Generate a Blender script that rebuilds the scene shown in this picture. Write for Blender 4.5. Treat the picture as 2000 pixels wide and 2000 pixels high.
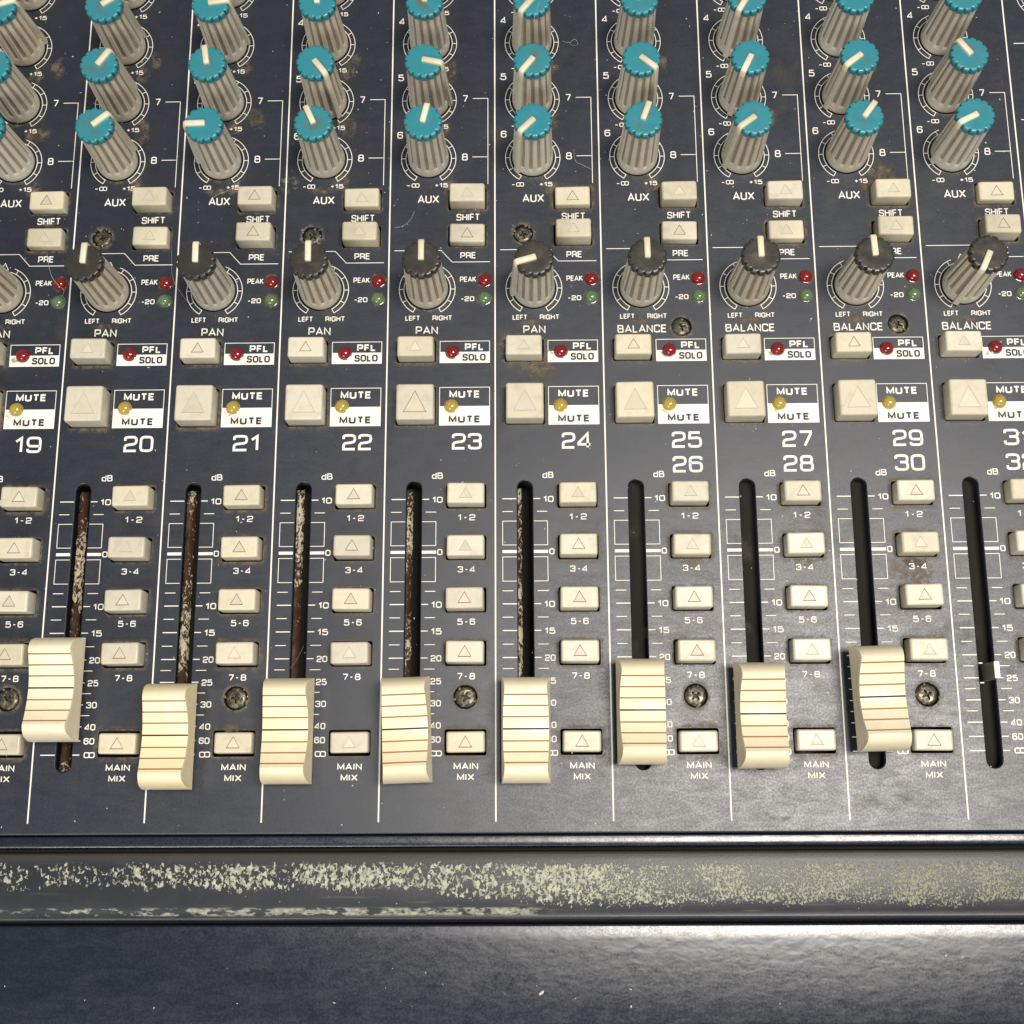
import bpy, math, random
from mathutils import Matrix, Vector
from mathutils.geometry import tessellate_polygon
random.seed(7)
S = 0.001                       # everything below is laid out in millimetres
for o in list(bpy.data.objects): bpy.data.objects.remove(o)
scene = bpy.context.scene
C = scene.collection

# ------------------------------------------------------------ camera
cd = bpy.data.cameras.new('camera'); cam = bpy.data.objects.new('camera', cd); C.objects.link(cam)
cd.sensor_width = 36; cd.sensor_fit = 'HORIZONTAL'; cd.lens = 36 * 2429.8 / 2000
cd.clip_start = 0.01; cd.clip_end = 20
R = Matrix(((0.99989839, 0.0073778, 0.0121977), (-0.00446771, 0.97473238, -0.22333121), (-0.01353719, 0.22325402, 0.9746663)))
cam.matrix_world = Matrix.Translation(Vector((8.566, -9.095, 326.72)) * S) @ R.to_4x4()
scene.camera = cam

# ------------------------------------------------------------ light of the room
w = bpy.data.worlds.new('World'); scene.world = w; w.use_nodes = True
bg = w.node_tree.nodes['Background']; bg.inputs[0].default_value = (0.96, 0.97, 1.0, 1); bg.inputs[1].default_value = 0.19
def area(name, loc, size, power, col, target=(0, 0, 0), sy=None):
    l = bpy.data.lights.new(name, 'AREA'); l.shape = 'RECTANGLE'; l.size = size; l.size_y = sy or size
    l.energy = power; l.color = col
    o = bpy.data.objects.new(name, l); C.objects.link(o); o.location = loc
    d = Vector(target) - Vector(loc); o.rotation_euler = d.to_track_quat('-Z', 'Y').to_euler(); return o
area('ceiling_lamp', (0.42, 0.04, 1.60), 0.38, 29.0, (1.0, 0.935, 0.85), (0.05, 0, 0), 0.64)
area('room_lamp', (-0.65, -1.8, 1.5), 0.9, 27.0, (1.0, 0.965, 0.91), (0, 0.05, 0))
scene.view_settings.view_transform = 'Standard'; scene.view_settings.look = 'None'
scene.view_settings.exposure = 0.0; scene.view_settings.gamma = 1.0
scene.render.engine = 'CYCLES'

# ------------------------------------------------------------ materials
class N:
    def __init__(s, name):
        s.m = bpy.data.materials.new(name); s.m.use_nodes = True; s.t = s.m.node_tree
        s.b = s.t.nodes['Principled BSDF']; s.out = s.t.nodes['Material Output']
        s.co = s.t.nodes.new('ShaderNodeTexCoord').outputs['Object']
    def n(s, typ, **kw):
        x = s.t.nodes.new(typ)
        for k, v in kw.items(): setattr(x, k, v)
        return x
    def l(s, a, b): s.t.links.new(a, b)
    def scaled(s, v):
        x = s.n('ShaderNodeVectorMath', operation='MULTIPLY'); s.l(s.co, x.inputs[0]); x.inputs[1].default_value = v
        return x.outputs[0]
    def noise(s, scale, detail=3, rough=.5, vec=None, dist=0):
        x = s.n('ShaderNodeTexNoise'); x.inputs['Scale'].default_value = scale; x.inputs['Detail'].default_value = detail
        x.inputs['Roughness'].default_value = rough; x.inputs['Distortion'].default_value = dist
        s.l(vec if vec else s.co, x.inputs['Vector']); return x.outputs['Fac']
    def ramp(s, f, a, b, va=0., vb=1.):
        x = s.n('ShaderNodeMapRange'); x.interpolation_type = 'SMOOTHSTEP'
        x.inputs[1].default_value = a; x.inputs[2].default_value = b; x.inputs[3].default_value = va; x.inputs[4].default_value = vb
        s.l(f, x.inputs[0]); return x.outputs[0]
    def math(s, op, a, b=None):
        x = s.n('ShaderNodeMath', operation=op)
        for i, v in enumerate((a, b)):
            if v is None: continue
            if isinstance(v, (int, float)): x.inputs[i].default_value = v
            else: s.l(v, x.inputs[i])
        return x.outputs[0]
    def mix(s, f, a, b):
        x = s.n('ShaderNodeMix', data_type='RGBA')
        s.l(f, x.inputs[0]) if not isinstance(f, float) else setattr(x.inputs[0], 'default_value', f)
        for i, v in ((6, a), (7, b)):
            if isinstance(v, tuple): x.inputs[i].default_value = (*v, 1)
            else: s.l(v, x.inputs[i])
        return x.outputs[2]
    def bump(s, h, strength, dist):
        x = s.n('ShaderNodeBump'); x.inputs['Strength'].default_value = strength; x.inputs['Distance'].default_value = dist
        s.l(h, x.inputs['Height']); s.l(x.outputs[0], s.b.inputs['Normal']); return x
    def rand(s): return s.n('ShaderNodeObjectInfo').outputs['Random']
    def set(s, **k):
        for a, v in k.items():
            s.b.inputs[a.replace('_', ' ')].default_value = v if not isinstance(v, tuple) else (*v, 1)
        return s

def paint(name, base, dusty, rough=.42, bumpn=2200, bs=.12, spec=.75, hammered=False):
    n = N(name)
    big = n.noise(28, 4, .6); mid = n.noise(160, 5, .65); fine = n.noise(1400, 3, .6)
    f1 = n.ramp(big, .42, .72)
    f2 = n.ramp(mid, .45, .75)
    c = n.mix(n.math('MULTIPLY', n.math('MULTIPLY', f1, f2), .2 if hammered else .8), base, dusty)
    c = n.mix(n.ramp(fine, .62, .74, 0, .12 if hammered else .35), c, (0.09, 0.085, 0.078))
    n.l(c, n.b.inputs['Base Color'])
    r = n.math('ADD', n.ramp(mid, .3, .7, -.015, .025), rough)
    scr = n.noise(300, 3, .6, n.scaled((.3, 1, 1)), 1.5)
    r = n.math('ADD', r, n.ramp(scr, .3, .7, -.025, .025)); r = n.math('ADD', r, n.ramp(n.noise(1900, 2, .6), .35, .65, -.035, .035)); n.l(r, n.b.inputs['Roughness'])
    if hammered:
        h = n.math('ADD', n.math('MULTIPLY', n.noise(430, 1, .4, n.scaled((.7, 1.25, 1)), .3), 1.0), n.math('MULTIPLY', n.noise(bumpn, 2), .12))
        n.bump(h, bs, .0006)
    else:
        h = n.math('ADD', n.noise(bumpn, 3, .7), n.math('MULTIPLY', n.noise(420, 3), .5)); n.bump(h, bs, .0003)
    n.set(Specular_IOR_Level=spec)
    return n
M = {}
M['panel'] = paint('navy_powder_coat', (.0105, .0155, .028), (.027, .029, .032), .41, 2600, .05).m
M['front'] = paint('navy_gloss_sheet', (.004, .008, .020), (.006, .010, .020), .28, 1500, .07, spec=.85, hammered=True).m
M['black'] = N('black_cavity').set(Base_Color=(.022, .021, .019), Roughness=1.0, Specular_IOR_Level=0.0).m
M['slotwall'] = N('dark_slot_edge').set(Base_Color=(.012, .014, .018), Roughness=.28, Specular_IOR_Level=.8).m

def print_mat():
    n = N('screen_printed_ink')
    f = n.ramp(n.noise(900, 3, .6), .62, .72, 0, .5)
    c = n.mix(f, (.88, .86, .78), (.52, .47, .36)); c = n.mix(n.ramp(n.noise(60, 3), .5, .75, 0, .35), c, (.76, .69, .53))
    n.l(c, n.b.inputs['Base Color']); n.set(Roughness=.5); return n.m
M['ink'] = print_mat()
M['white_ink'] = print_mat(); M['white_ink'].name = 'white_block_ink'
M['dark_ink'] = N('dark_lettering').set(Base_Color=(.02, .021, .024), Roughness=.5).m

def plastic(name, col, dirt, rough=.42, grime=.5, sss=.0, scale=220):
    n = N(name)
    rnd = n.rand()
    v = n.n('ShaderNodeVectorMath', operation='ADD'); n.l(n.co, v.inputs[0])
    k = n.n('ShaderNodeCombineXYZ'); n.l(rnd, k.inputs[0]); n.l(rnd, k.inputs[1]); n.l(k.outputs[0], v.inputs[1]); n.co = v.outputs[0]
    a = n.ramp(n.noise(scale, 4, .65), .45, .75, 0, grime); b = n.ramp(n.noise(scale * 4, 3, .6), .6, .72, 0, grime * .7)
    c = n.mix(a, col, dirt); c = n.mix(b, c, dirt)
    hs = n.n('ShaderNodeHueSaturation'); n.l(c, hs.inputs['Color']); n.l(n.ramp(rnd, 0, 1, .90, 1.06), hs.inputs['Value'])
    n.l(n.ramp(n.math('FRACT', n.math('MULTIPLY', rnd, 7.3)), 0, 1, .85, 1.12), hs.inputs['Saturation'])
    n.l(hs.outputs[0], n.b.inputs['Base Color'])
    n.l(n.ramp(n.noise(500, 3), .3, .7, rough - .06, rough + .08), n.b.inputs['Roughness'])
    n.bump(n.noise(1500, 3, .6), .10, .0002)
    if sss: n.b.inputs['Subsurface Weight'].default_value = sss; n.b.inputs['Subsurface Radius'].default_value = (.002, .0014, .0008); n.b.inputs['Subsurface Scale'].default_value = .5
    return n.m
M['button'] = plastic('aged_cream_plastic', (.645, .595, .455), (.46, .40, .29), .38, .45)
M['dirt_line'] = N('grime_in_recess').set(Base_Color=(.20, .125, .065), Roughness=.8).m
M['light_line'] = N('light_grime_in_recess').set(Base_Color=(.47, .41, .30), Roughness=.8).m
M['recess'] = plastic('recessed_cream_plastic', (.63, .585, .46), (.50, .43, .31), .45, .4)
M['fader'] = plastic('yellowed_cream_plastic', (.89, .785, .53), (.76, .60, .36), .38, .28)
M['fader_groove'] = N('brown_groove').set(Base_Color=(.42, .26, .12), Roughness=.8).m
M['fader_centre'] = N('black_groove').set(Base_Color=(.035, .022, .015), Roughness=.7).m
M['skirt'] = plastic('grey_beige_knob_plastic', (.66, .62, .51), (.49, .43, .33), .42, .45)
M['skirt_groove'] = plastic('dirty_knob_groove', (.33, .265, .195), (.22, .17, .12), .6, .5)
M['pointer'] = plastic('cream_pointer_plastic', (.74, .67, .49), (.55, .45, .28), .36, .3)
def capmat(name, col, dirt, amt, rough):
    n = N(name); rnd = n.rand()
    obj = n.co
    ln = n.n('ShaderNodeVectorMath', operation='LENGTH')
    fl = n.n('ShaderNodeVectorMath', operation='MULTIPLY'); fl.inputs[1].default_value = (1, 1, 0); n.l(obj, fl.inputs[0]); n.l(fl.outputs[0], ln.inputs[0])
    v = n.n('ShaderNodeVectorMath', operation='ADD'); n.l(obj, v.inputs[0])
    k = n.n('ShaderNodeCombineXYZ'); n.l(rnd, k.inputs[0]); n.l(rnd, k.inputs[1]); n.l(k.outputs[0], v.inputs[1]); n.co = v.outputs[0]
    patch = n.ramp(n.noise(260, 4, .6), .42, .66)
    near = n.ramp(ln.outputs[1], .0012, .0042, 1, .12)
    f = n.math('MULTIPLY', n.math('MULTIPLY', patch, near), amt)
    f = n.math('MULTIPLY', f, n.ramp(n.math('FRACT', n.math('MULTIPLY', rnd, 5.7)), 0, 1, .25, 1.3))
    c = n.mix(f, col, dirt); n.l(c, n.b.inputs['Base Color'])
    n.l(n.ramp(n.noise(400, 3), .3, .7, rough, rough + .14), n.b.inputs['Roughness'])
    n.bump(n.noise(900, 4, .6), .12, .00025)
    return n.m
M['teal'] = capmat('teal_plastic', (.030, .225, .275), (.115, .125, .085), .85, .24)
M['black_cap'] = capmat('worn_black_plastic', (.034, .031, .027), (.085, .07, .048), .8, .27)

def led(name, col, rough=.16):
    n = N(name); n.set(Base_Color=col, Roughness=rough, Transmission_Weight=.25, IOR=1.5, Coat_Weight=.5, Coat_Roughness=.08)
    n.b.inputs['Subsurface Weight'].default_value = .25; n.b.inputs['Subsurface Radius'].default_value = (.001, .001, .001)
    return n.m
M['led_red'] = led('red_lamp_lens', (.27, .015, .015)); M['led_green'] = led('green_lamp_lens', (.15, .235, .11)); M['led_amber'] = led('amber_lamp_lens', (.55, .40, .08))
def screwmat():
    n = N('grimy_screw_metal')
    f = n.noise(520, 4, .6, dist=1.2)
    c = n.mix(n.ramp(f, .38, .68), (.045, .040, .027), (.21, .185, .125)); n.l(c, n.b.inputs['Base Color'])
    n.l(n.ramp(f, .4, .7, .5, .22), n.b.inputs['Roughness']); n.set(Metallic=.55); n.bump(f, .55, .0004); return n.m
M['screw'] = screwmat()
M['screw_recess'] = N('dark_cross_recess').set(Base_Color=(.03, .026, .018), Roughness=.6).m  # recess faces coloured darker than the screw head
def grime_mat(name, col, lo, hi, scale=420, strength=.75):
    # dried dirt: a sparse, noise-broken film whose edge fades (radial attribute 'fade')
    n = N(name)
    f = n.ramp(n.noise(scale, 5, .68, dist=.6), lo, hi)
    a = n.n('ShaderNodeAttribute', attribute_name='fade')
    f = n.math('MULTIPLY', n.math('MULTIPLY', f, a.outputs['Fac']), strength)
    n.l(n.mix(n.noise(1500, 3), col, tuple(min(1, x * 2.2) for x in col)), n.b.inputs['Base Color'])
    n.l(f, n.b.inputs['Alpha']); n.set(Roughness=.8); n.bump(n.noise(1800, 3), .5, .0003)
    return n.m
M['grime'] = grime_mat('brown_dried_grime', (.125, .097, .065), .37, .64, strength=.85)
M['grime_pale'] = grime_mat('pale_dried_grime', (.17, .145, .105), .47, .66, 500, .9)
M['smear'] = grime_mat('dull_smear', (.07, .062, .05), .40, .75, 140, .45)
def flake():
    n = N('flaked_brown_seal')
    rnd = n.rand(); v = n.n('ShaderNodeVectorMath', operation='ADD'); k_ = n.n('ShaderNodeCombineXYZ'); n.l(rnd, k_.inputs[0]); n.l(n.math('MULTIPLY', rnd, 3.7), k_.inputs[1]); n.l(n.co, v.inputs[0]); n.l(k_.outputs[0], v.inputs[1]); n.co = v.outputs[0]
    f = n.noise(620, 5, .72, n.scaled((1.3, .75, 1)), 1.2); band = n.noise(40, 2, .5, n.scaled((.5, 1, 1)))
    g = n.math('ADD', f, n.ramp(band, .35, .65, -.10, .07))
    m_ = n.ramp(g, .535, .565)
    n.l(n.mix(m_, (.06, .029, .015), (.66, .59, .43)), n.b.inputs['Base Color']); n.set(Roughness=.5, Specular_IOR_Level=.4); n.bump(m_, .5, .0005)
    return n.m
M['flake'] = flake()
def armrest_mat():
    n = N('worn_navy_armrest')
    co = n.n('ShaderNodeSeparateXYZ'); n.l(n.co, co.inputs[0]); X, Y = co.outputs[0], co.outputs[1]
    f = n.noise(1150, 4, .58, n.scaled((1.0, .7, 1)), .5)
    f2 = n.noise(2100, 3, .6, n.scaled((1.0, .8, 1)), .6); mx = n.ramp(X, -.03, .06, 0, .8)
    f = n.math('ADD', n.math('MULTIPLY', f, n.math('SUBTRACT', 1., mx)), n.math('MULTIPLY', f2, mx))
    wob = n.noise(45, 3, .6)
    # where hands rub the paint away: a band that widens to the right
    left = n.ramp(X, -.175, -.03, 0, 1); right = n.ramp(X, .0, .13, 0, 1)
    top = n.ramp(Y, -.0266, -.0243, 1, 0)                     # fade at the rear edge
    lowedge = n.math('SUBTRACT', n.ramp(left, 0, 1, -.0320, -.0318), n.math('MULTIPLY', n.ramp(X, -.035, .035, 0, 1), .0045))
    lowedge = n.math('ADD', lowedge, n.ramp(wob, .3, .7, -.0016, .0016))
    d = n.math('SUBTRACT', Y, lowedge)
    bot = n.ramp(d, -.0006, .0018, 0, 1)
    band = n.math('MULTIPLY', top, bot)
    thr = n.math('ADD', n.math('MULTIPLY', band, n.ramp(left, 0, 1, .065, .17)), n.ramp(n.noise(90, 2), .3, .7, -.028, .04))
    chip = n.ramp(n.math('ADD', f, thr), .665, .69)
    chip = n.math('MULTIPLY', chip, n.ramp(band, .02, .25))
    # thin second line of wear near the front edge
    l2 = n.math('MULTIPLY', n.ramp(Y, -.0382, -.0376), n.ramp(Y, -.0366, -.0358, 1, 0))
    l2x = n.math('MULTIPLY', n.ramp(X, -.14, -.11), n.ramp(X, .004, .016, 1, 0))
    c2 = n.math('MULTIPLY', n.math('MULTIPLY', l2, l2x), n.ramp(n.math('ADD', n.noise(420, 4, .6, n.scaled((.5, 1.4, 1))), n.ramp(X, -.13, -.04, -.09, .03)), .47, .54))
    chips = n.math('MAXIMUM', chip, n.math('MULTIPLY', c2, .75))
    base = n.mix(n.ramp(n.noise(60, 4, .6), .35, .7), (.012, .016, .024), (.024, .027, .031))
    tint = n.mix(n.ramp(n.noise(900, 3), .35, .65), (.25, .27, .20), (.48, .49, .38))
    tint = n.mix(right, tint, (.24, .245, .175))
    dust = n.math('MULTIPLY', n.ramp(Y, -.0262, -.0232), .5)
    sc = n.ramp(n.noise(700, 3, .6, n.scaled((.07, 1.3, 1))), .60, .70, 0, .30); base = n.mix(n.math('MULTIPLY', sc, n.ramp(X, -.12, .02, .35, 1)), base, (.16, .165, .13))
    base = n.mix(dust, base, (.075, .065, .052))
    n.l(n.mix(chips, base, tint), n.b.inputs['Base Color'])
    n.l(n.ramp(chips, 0, 1, .40, .62), n.b.inputs['Roughness'])
    h = n.math('SUBTRACT', n.math('MULTIPLY', n.noise(1600, 3), .2), chips); n.bump(h, .5, .00025)
    return n.m
M['armrest'] = armrest_mat()
M['stem'] = N('worn_metal_stem').set(Base_Color=(.22, .21, .18), Roughness=.45, Metallic=.3).m
M['stem_top'] = N('bright_stem_top').set(Base_Color=(.9, .86, .74), Roughness=.4).m
M['dust'] = N('pale_dust').set(Base_Color=(.62, .60, .54), Roughness=.9).m
M['hole'] = N('knob_base_shade').set(Base_Color=(.006, .006, .008), Roughness=.55).m  # near-black, paints the shadow ring round each knob base

# ------------------------------------------------------------ helpers
def mesh(name, vs, fs, mats, mi=None, smooth=True, angle=35):
    me = bpy.data.meshes.new(name)
    me.from_pydata([(x * S, y * S, z * S) for x, y, z in vs], [], fs)
    for m in (mats if isinstance(mats, (list, tuple)) else [mats]): me.materials.append(m)
    if mi: me.polygons.foreach_set('material_index', mi)
    if smooth:
        me.polygons.foreach_set('use_smooth', [True] * len(me.polygons)); me.set_sharp_from_angle(angle=math.radians(angle))
    me.update(); return me
def obj(name, me, parent=None, loc=(0, 0, 0), rz=0, label=None):
    o = bpy.data.objects.new(name, me); C.objects.link(o); o.parent = parent
    o.location = [v * S for v in loc]; o.rotation_euler = (0, 0, rz)
    if label: o['label'] = label
    return o
def rrect(w_, h_, r, n=4, cx=0, cy=0):
    pts = []
    for qx, qy, a0 in ((1, 1, 0), (-1, 1, 90), (-1, -1, 180), (1, -1, 270)):
        for i in range(n + 1):
            a = math.radians(a0 + 90 * i / n); pts.append((cx + qx * (w_ / 2 - r) + r * math.cos(a), cy + qy * (h_ / 2 - r) + r * math.sin(a)))
    return pts
def circ(r, n, cx=0, cy=0): return [(cx + r * math.cos(2 * math.pi * i / n), cy + r * math.sin(2 * math.pi * i / n)) for i in range(n)]
class B:
    def __init__(s): s.v = []; s.f = []; s.m = []
    def add(s, vs, fs, m=0):
        k = len(s.v); s.v += vs; s.f += [tuple(i + k for i in f) for f in fs]; s.m += [m] * len(fs)
    def loft(s, rings, cap=False, capb=False, m=0, mf=None):
        n = len(rings[0]); k = len(s.v)
        for r in rings: s.v += r
        for i in range(len(rings) - 1):
            for j in range(n):
                a = k + i * n + j; b = k + i * n + (j + 1) % n
                s.f.append((a, b, b + n, a + n)); s.m.append(mf(i, j) if mf else m)
        if cap: s.f.append(tuple(k + (len(rings) - 1) * n + j for j in range(n))); s.m.append(m)
        if capb: s.f.append(tuple(k + j for j in reversed(range(n)))); s.m.append(m)
    def quad(s, x0, y0, x1, y1, z, m=0): s.add([(x0, y0, z), (x1, y0, z), (x1, y1, z), (x0, y1, z)], [(0, 1, 2, 3)], m)
    def box(s, x0, y0, z0, x1, y1, z1, m=0):
        s.add([(x0, y0, z0), (x1, y0, z0), (x1, y1, z0), (x0, y1, z0), (x0, y0, z1), (x1, y0, z1), (x1, y1, z1), (x0, y1, z1)],
              [(3, 2, 1, 0), (4, 5, 6, 7), (0, 1, 5, 4), (1, 2, 6, 5), (2, 3, 7, 6), (3, 0, 4, 7)], m)
    def mesh(s, name, mats, **k): return mesh(name, s.v, s.f, mats, s.m, **k)

def corner_path(pts, r, closed=False):
    # pts: (x, y) or (x, y, r); rounds every inner corner with an arc-like curve
    out = []; n = len(pts)
    for i, p in enumerate(pts):
        rr = p[2] if len(p) > 2 else r
        if (not closed and i in (0, n - 1)) or rr <= 0: out.append((p[0], p[1])); continue
        P = Vector(p[:2]); A = Vector(pts[i - 1][:2]); Z = Vector(pts[(i + 1) % n][:2])
        da = A - P; dz = Z - P
        ra = min(rr, da.length * .499); rz = min(rr, dz.length * .499)
        a = P + da.normalized() * ra; z = P + dz.normalized() * rz
        for t in (0, .17, .36, .5, .64, .83, 1):
            q = (a * (1 - t) + P * t) * (1 - t) + (P * (1 - t) + z * t) * t
            # push a little outwards: squarer, like the type on the desk
            q = q.lerp(P, .12 * math.sin(math.pi * t)); out.append((q.x, q.y))
    return out
def ribbon(b, pts, wd, z, closed=False, m=0):
    n = len(pts); L = []; Rr = []
    V = [Vector(p) for p in pts]
    for i in range(n):
        d0 = (V[i] - V[i - 1]) if (closed or i > 0) else (V[1] - V[0])
        d1 = (V[(i + 1) % n] - V[i]) if (closed or i < n - 1) else d0
        if d0.length < 1e-9: d0 = d1
        if d1.length < 1e-9: d1 = d0
        d0 = d0.normalized(); d1 = d1.normalized(); t = (d0 + d1)
        t = t.normalized() if t.length > 1e-6 else d0
        nn = Vector((-t.y, t.x)); k = wd / 2 / max(.5, nn.dot(Vector((-d0.y, d0.x))))
        L.append(V[i] + nn * k); Rr.append(V[i] - nn * k)
    vs = [(p.x, p.y, z) for p in L] + [(p.x, p.y, z) for p in Rr]
    fs = [(i, n + i, n + (i + 1) % n, (i + 1) % n) for i in range(n if closed else n - 1)]
    b.add(vs, fs, m)

G = {}
def g(ch, wd, *st): G[ch] = (wd, st)
r_ = .30
g('0', .8, ('c', r_, [(0, 0), (.8, 0), (.8, 1), (0, 1)]))
g('1', .42, ('o', 0, [(.0, .74), (.34, 1), (.34, 0)]))
g('2', .8, ('o', r_, [(0, .74), (0, 1), (.8, 1), (.8, .50), (0, .42), (0, 0, 0), (.8, 0)]))
g('3', .8, ('o', r_, [(0, .78), (0, 1), (.8, 1), (.8, .53), (.28, .53)]), ('o', r_, [(.28, .53), (.8, .53), (.8, 0), (0, 0), (0, .24)]))
g('4', .84, ('o', 0, [(.64, 0), (.64, 1), (0, .34), (0, .22), (.84, .22)]))
g('5', .8, ('o', r_, [(.76, 1), (.06, 1, 0), (.03, .60, 0), (.8, .64), (.8, 0), (0, 0), (0, .22)]))
g('6', .8, ('o', r_, [(.78, .8), (.78, 1), (0, 1), (0, 0), (.8, 0), (.8, .60), (.03, .60)]))
g('7', .74, ('o', 0, [(0, 1), (.74, 1), (.74, .86), (.30, 0)]))
g('8', .8, ('c', .26, [(.04, .53), (.76, .53), (.76, 1), (.04, 1)]), ('c', .26, [(0, 0), (.8, 0), (.8, .53), (0, .53)]))
g('9', .8, ('o', r_, [(.02, .2), (.02, 0), (.8, 0), (.8, 1), (0, 1), (0, .40), (.77, .40)]))
g('-', .5, ('o', 0, [(.02, .45), (.48, .45)]))
g('_', .74, ('o', 0, [(.20, .46), (.54, .46)]))
g('+', .6, ('o', 0, [(0, .48), (.6, .48)]), ('o', 0, [(.3, .8), (.3, .16)]))
g('~', 1.3, ('c', .34, [(0, .02), (.64, .02), (.64, .98), (0, .98)]), ('c', .34, [(.66, .02), (1.3, .02), (1.3, .98), (.66, .98)]))
g(' ', .3)
g('A', .9, ('o', 0, [(0, 0), (.45, 1), (.9, 0)]), ('o', 0, [(.16, .30), (.74, .30)]))
g('B', .78, ('o', .22, [(0, 0), (0, 1, 0), (.72, 1), (.72, .53), (0, .53)]), ('o', .22, [(.2, .53), (.78, .53), (.78, 0), (0, 0)]))
g('C', .8, ('o', r_, [(.8, .72), (.8, 1), (0, 1), (0, 0), (.8, 0), (.8, .28)]))
g('E', .66, ('o', 0, [(.66, 1), (0, 1), (0, 0), (.66, 0)]), ('o', 0, [(0, .52), (.6, .52)]))
g('F', .62, ('o', 0, [(.62, 1), (0, 1), (0, 0)]), ('o', 0, [(0, .50), (.56, .50)]))
g('G', .82, ('o', r_, [(.8, .74), (.8, 1), (0, 1), (0, 0), (.8, 0), (.8, .48, 0), (.45, .48)]))
g('H', .74, ('o', 0, [(0, 0), (0, 1)]), ('o', 0, [(.74, 0), (.74, 1)]), ('o', 0, [(0, .52), (.74, .52)]))
g('I', .02, ('o', 0, [(.0, 0), (.0, 1)]))
g('K', .74, ('o', 0, [(0, 0), (0, 1)]), ('o', 0, [(.70, 1), (.0, .42)]), ('o', 0, [(.22, .58), (.74, 0)]))
g('L', .6, ('o', 0, [(0, 1), (0, 0), (.6, 0)]))
g('M', .94, ('o', 0, [(0, 0), (0, 1), (.47, .12), (.94, 1), (.94, 0)]))
g('N', .78, ('o', 0, [(0, 0), (0, 1), (.78, 0), (.78, 1)]))
g('O', .84, ('c', .32, [(0, 0), (.84, 0), (.84, 1), (0, 1)]))
g('P', .74, ('o', .26, [(0, 0), (0, 1, 0), (.74, 1), (.74, .42), (0, .42)]))
g('R', .76, ('o', .26, [(0, 0), (0, 1, 0), (.74, 1), (.74, .46), (0, .46)]), ('o', .2, [(.40, .46), (.74, .40), (.76, 0)]))
g('S', .78, ('o', .28, [(.76, .74), (.76, 1), (.02, 1), (.02, .53), (.78, .50), (.78, 0), (0, 0), (0, .26)]))
g('T', .72, ('o', 0, [(0, 1), (.72, 1)]), ('o', 0, [(.36, 1), (.36, 0)]))
g('U', .78, ('o', .30, [(0, 1), (0, 0), (.78, 0), (.78, 1)]))
g('X', .86, ('o', 0, [(0, 0), (.86, 1)]), ('o', 0, [(0, 1), (.86, 0)]))
g('d', .66, ('o', .22, [(.66, 1), (.66, 0, 0), (0, 0), (0, .66), (.66, .66)]))

Z_INK = .05
def text(b, s, x0, x1, y0, y1, sw, z=Z_INK, m=0, gap=.15):
    sw = sw * (1.13 if sw < .5 else 1.05)
    h = y1 - y0 - sw; tot = sum(G[c][0] for c in s) + gap * (len(s) - 1)
    gapw = sw / h                                  # extra room because strokes have width
    tot += gapw * (len(s) - 1); kx = (x1 - x0 - sw) / tot; x = x0 + sw / 2
    zz = z
    for c in s:
        wd, st = G[c]
        for kind, r, pts in st:
            P = [(x + p[0] * kx, y0 + sw / 2 + p[1] * h) + tuple(q * h for q in p[2:]) for p in pts]
            P = corner_path(P, r * h, kind == 'c')
            zz += .004 if zz < z + .05 else -.04
            if kind == 'o':                         # run stroke ends out by half the stroke so corners read square
                pass
            ribbon(b, P, sw, zz, kind == 'c', m)
        x += (wd + gap + gapw) * kx

# ------------------------------------------------------------ the console
console = bpy.data.objects.new('mixing_console', None); C.objects.link(console); console.location = (0, 0, 0)
console['label'] = 'worn navy audio mixing console with teal and black knobs, cream buttons and yellowed fader caps'
console['category'] = 'mixing console'
CH = [(-5, 19), (-4, 20), (-3, 21), (-2, 22), (-1, 23), (0, 24), (1, 25), (2, 27), (3, 29), (4, 31)]
P = 30.0
AUXROWS = [(6, 170.5), (5, 189.05), (4, 207.7), (3, 226.3)]
KX, PANY = 10.92, 130.2
ROUTY = [70.15, 56.0, 41.9, 27.8, 4.75]
X0, X1, YF, YB = -180., 190., -17.7, 262.

holes = []                       # (loop, kind)
def hole(loop, kind): holes.append((loop, kind))
for k, num in CH:
    ox = k * P
    for _, y in AUXROWS: hole(circ(6.15, 32, ox + KX, y), 'knob')
    hole(circ(6.15, 32, ox + KX, PANY), 'knob')
    for y in (157.6, 146.3): hole(rrect(10.7, 6.5, .4, 2, ox + 22.15, y), 'well')
    hole(rrect(10.7, 6.5, .4, 2, ox + 8.1, 111.75), 'well'); hole(rrect(10.8, 10.9, .4, 2, ox + 8.15, 95.8), 'well')
    for y in ROUTY: hole(rrect(10.7, 6.5, .4, 2, ox + 22.15, y), 'well')
    hole(rrect(3.9, 76.7, 1.94, 8, ox + 8.0, 36.05), 'slot')
SCREWS = [(-4, 8.0, 146.8, 2.6), (-2, 8.0, 146.8, 2.6), (0, 8.0, 146.8, 2.6), (1, 21.9, 118.4, 2.6), (3, 22.0, 118.6, 2.6)] + \
         [(k, 22.1, 16.4, 2.9) for k in (-5, -3, -1, 1, 3)]
for k, x, y, r in SCREWS: hole(circ(r + .1, 32, k * P + x, y), 'screw')

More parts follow.
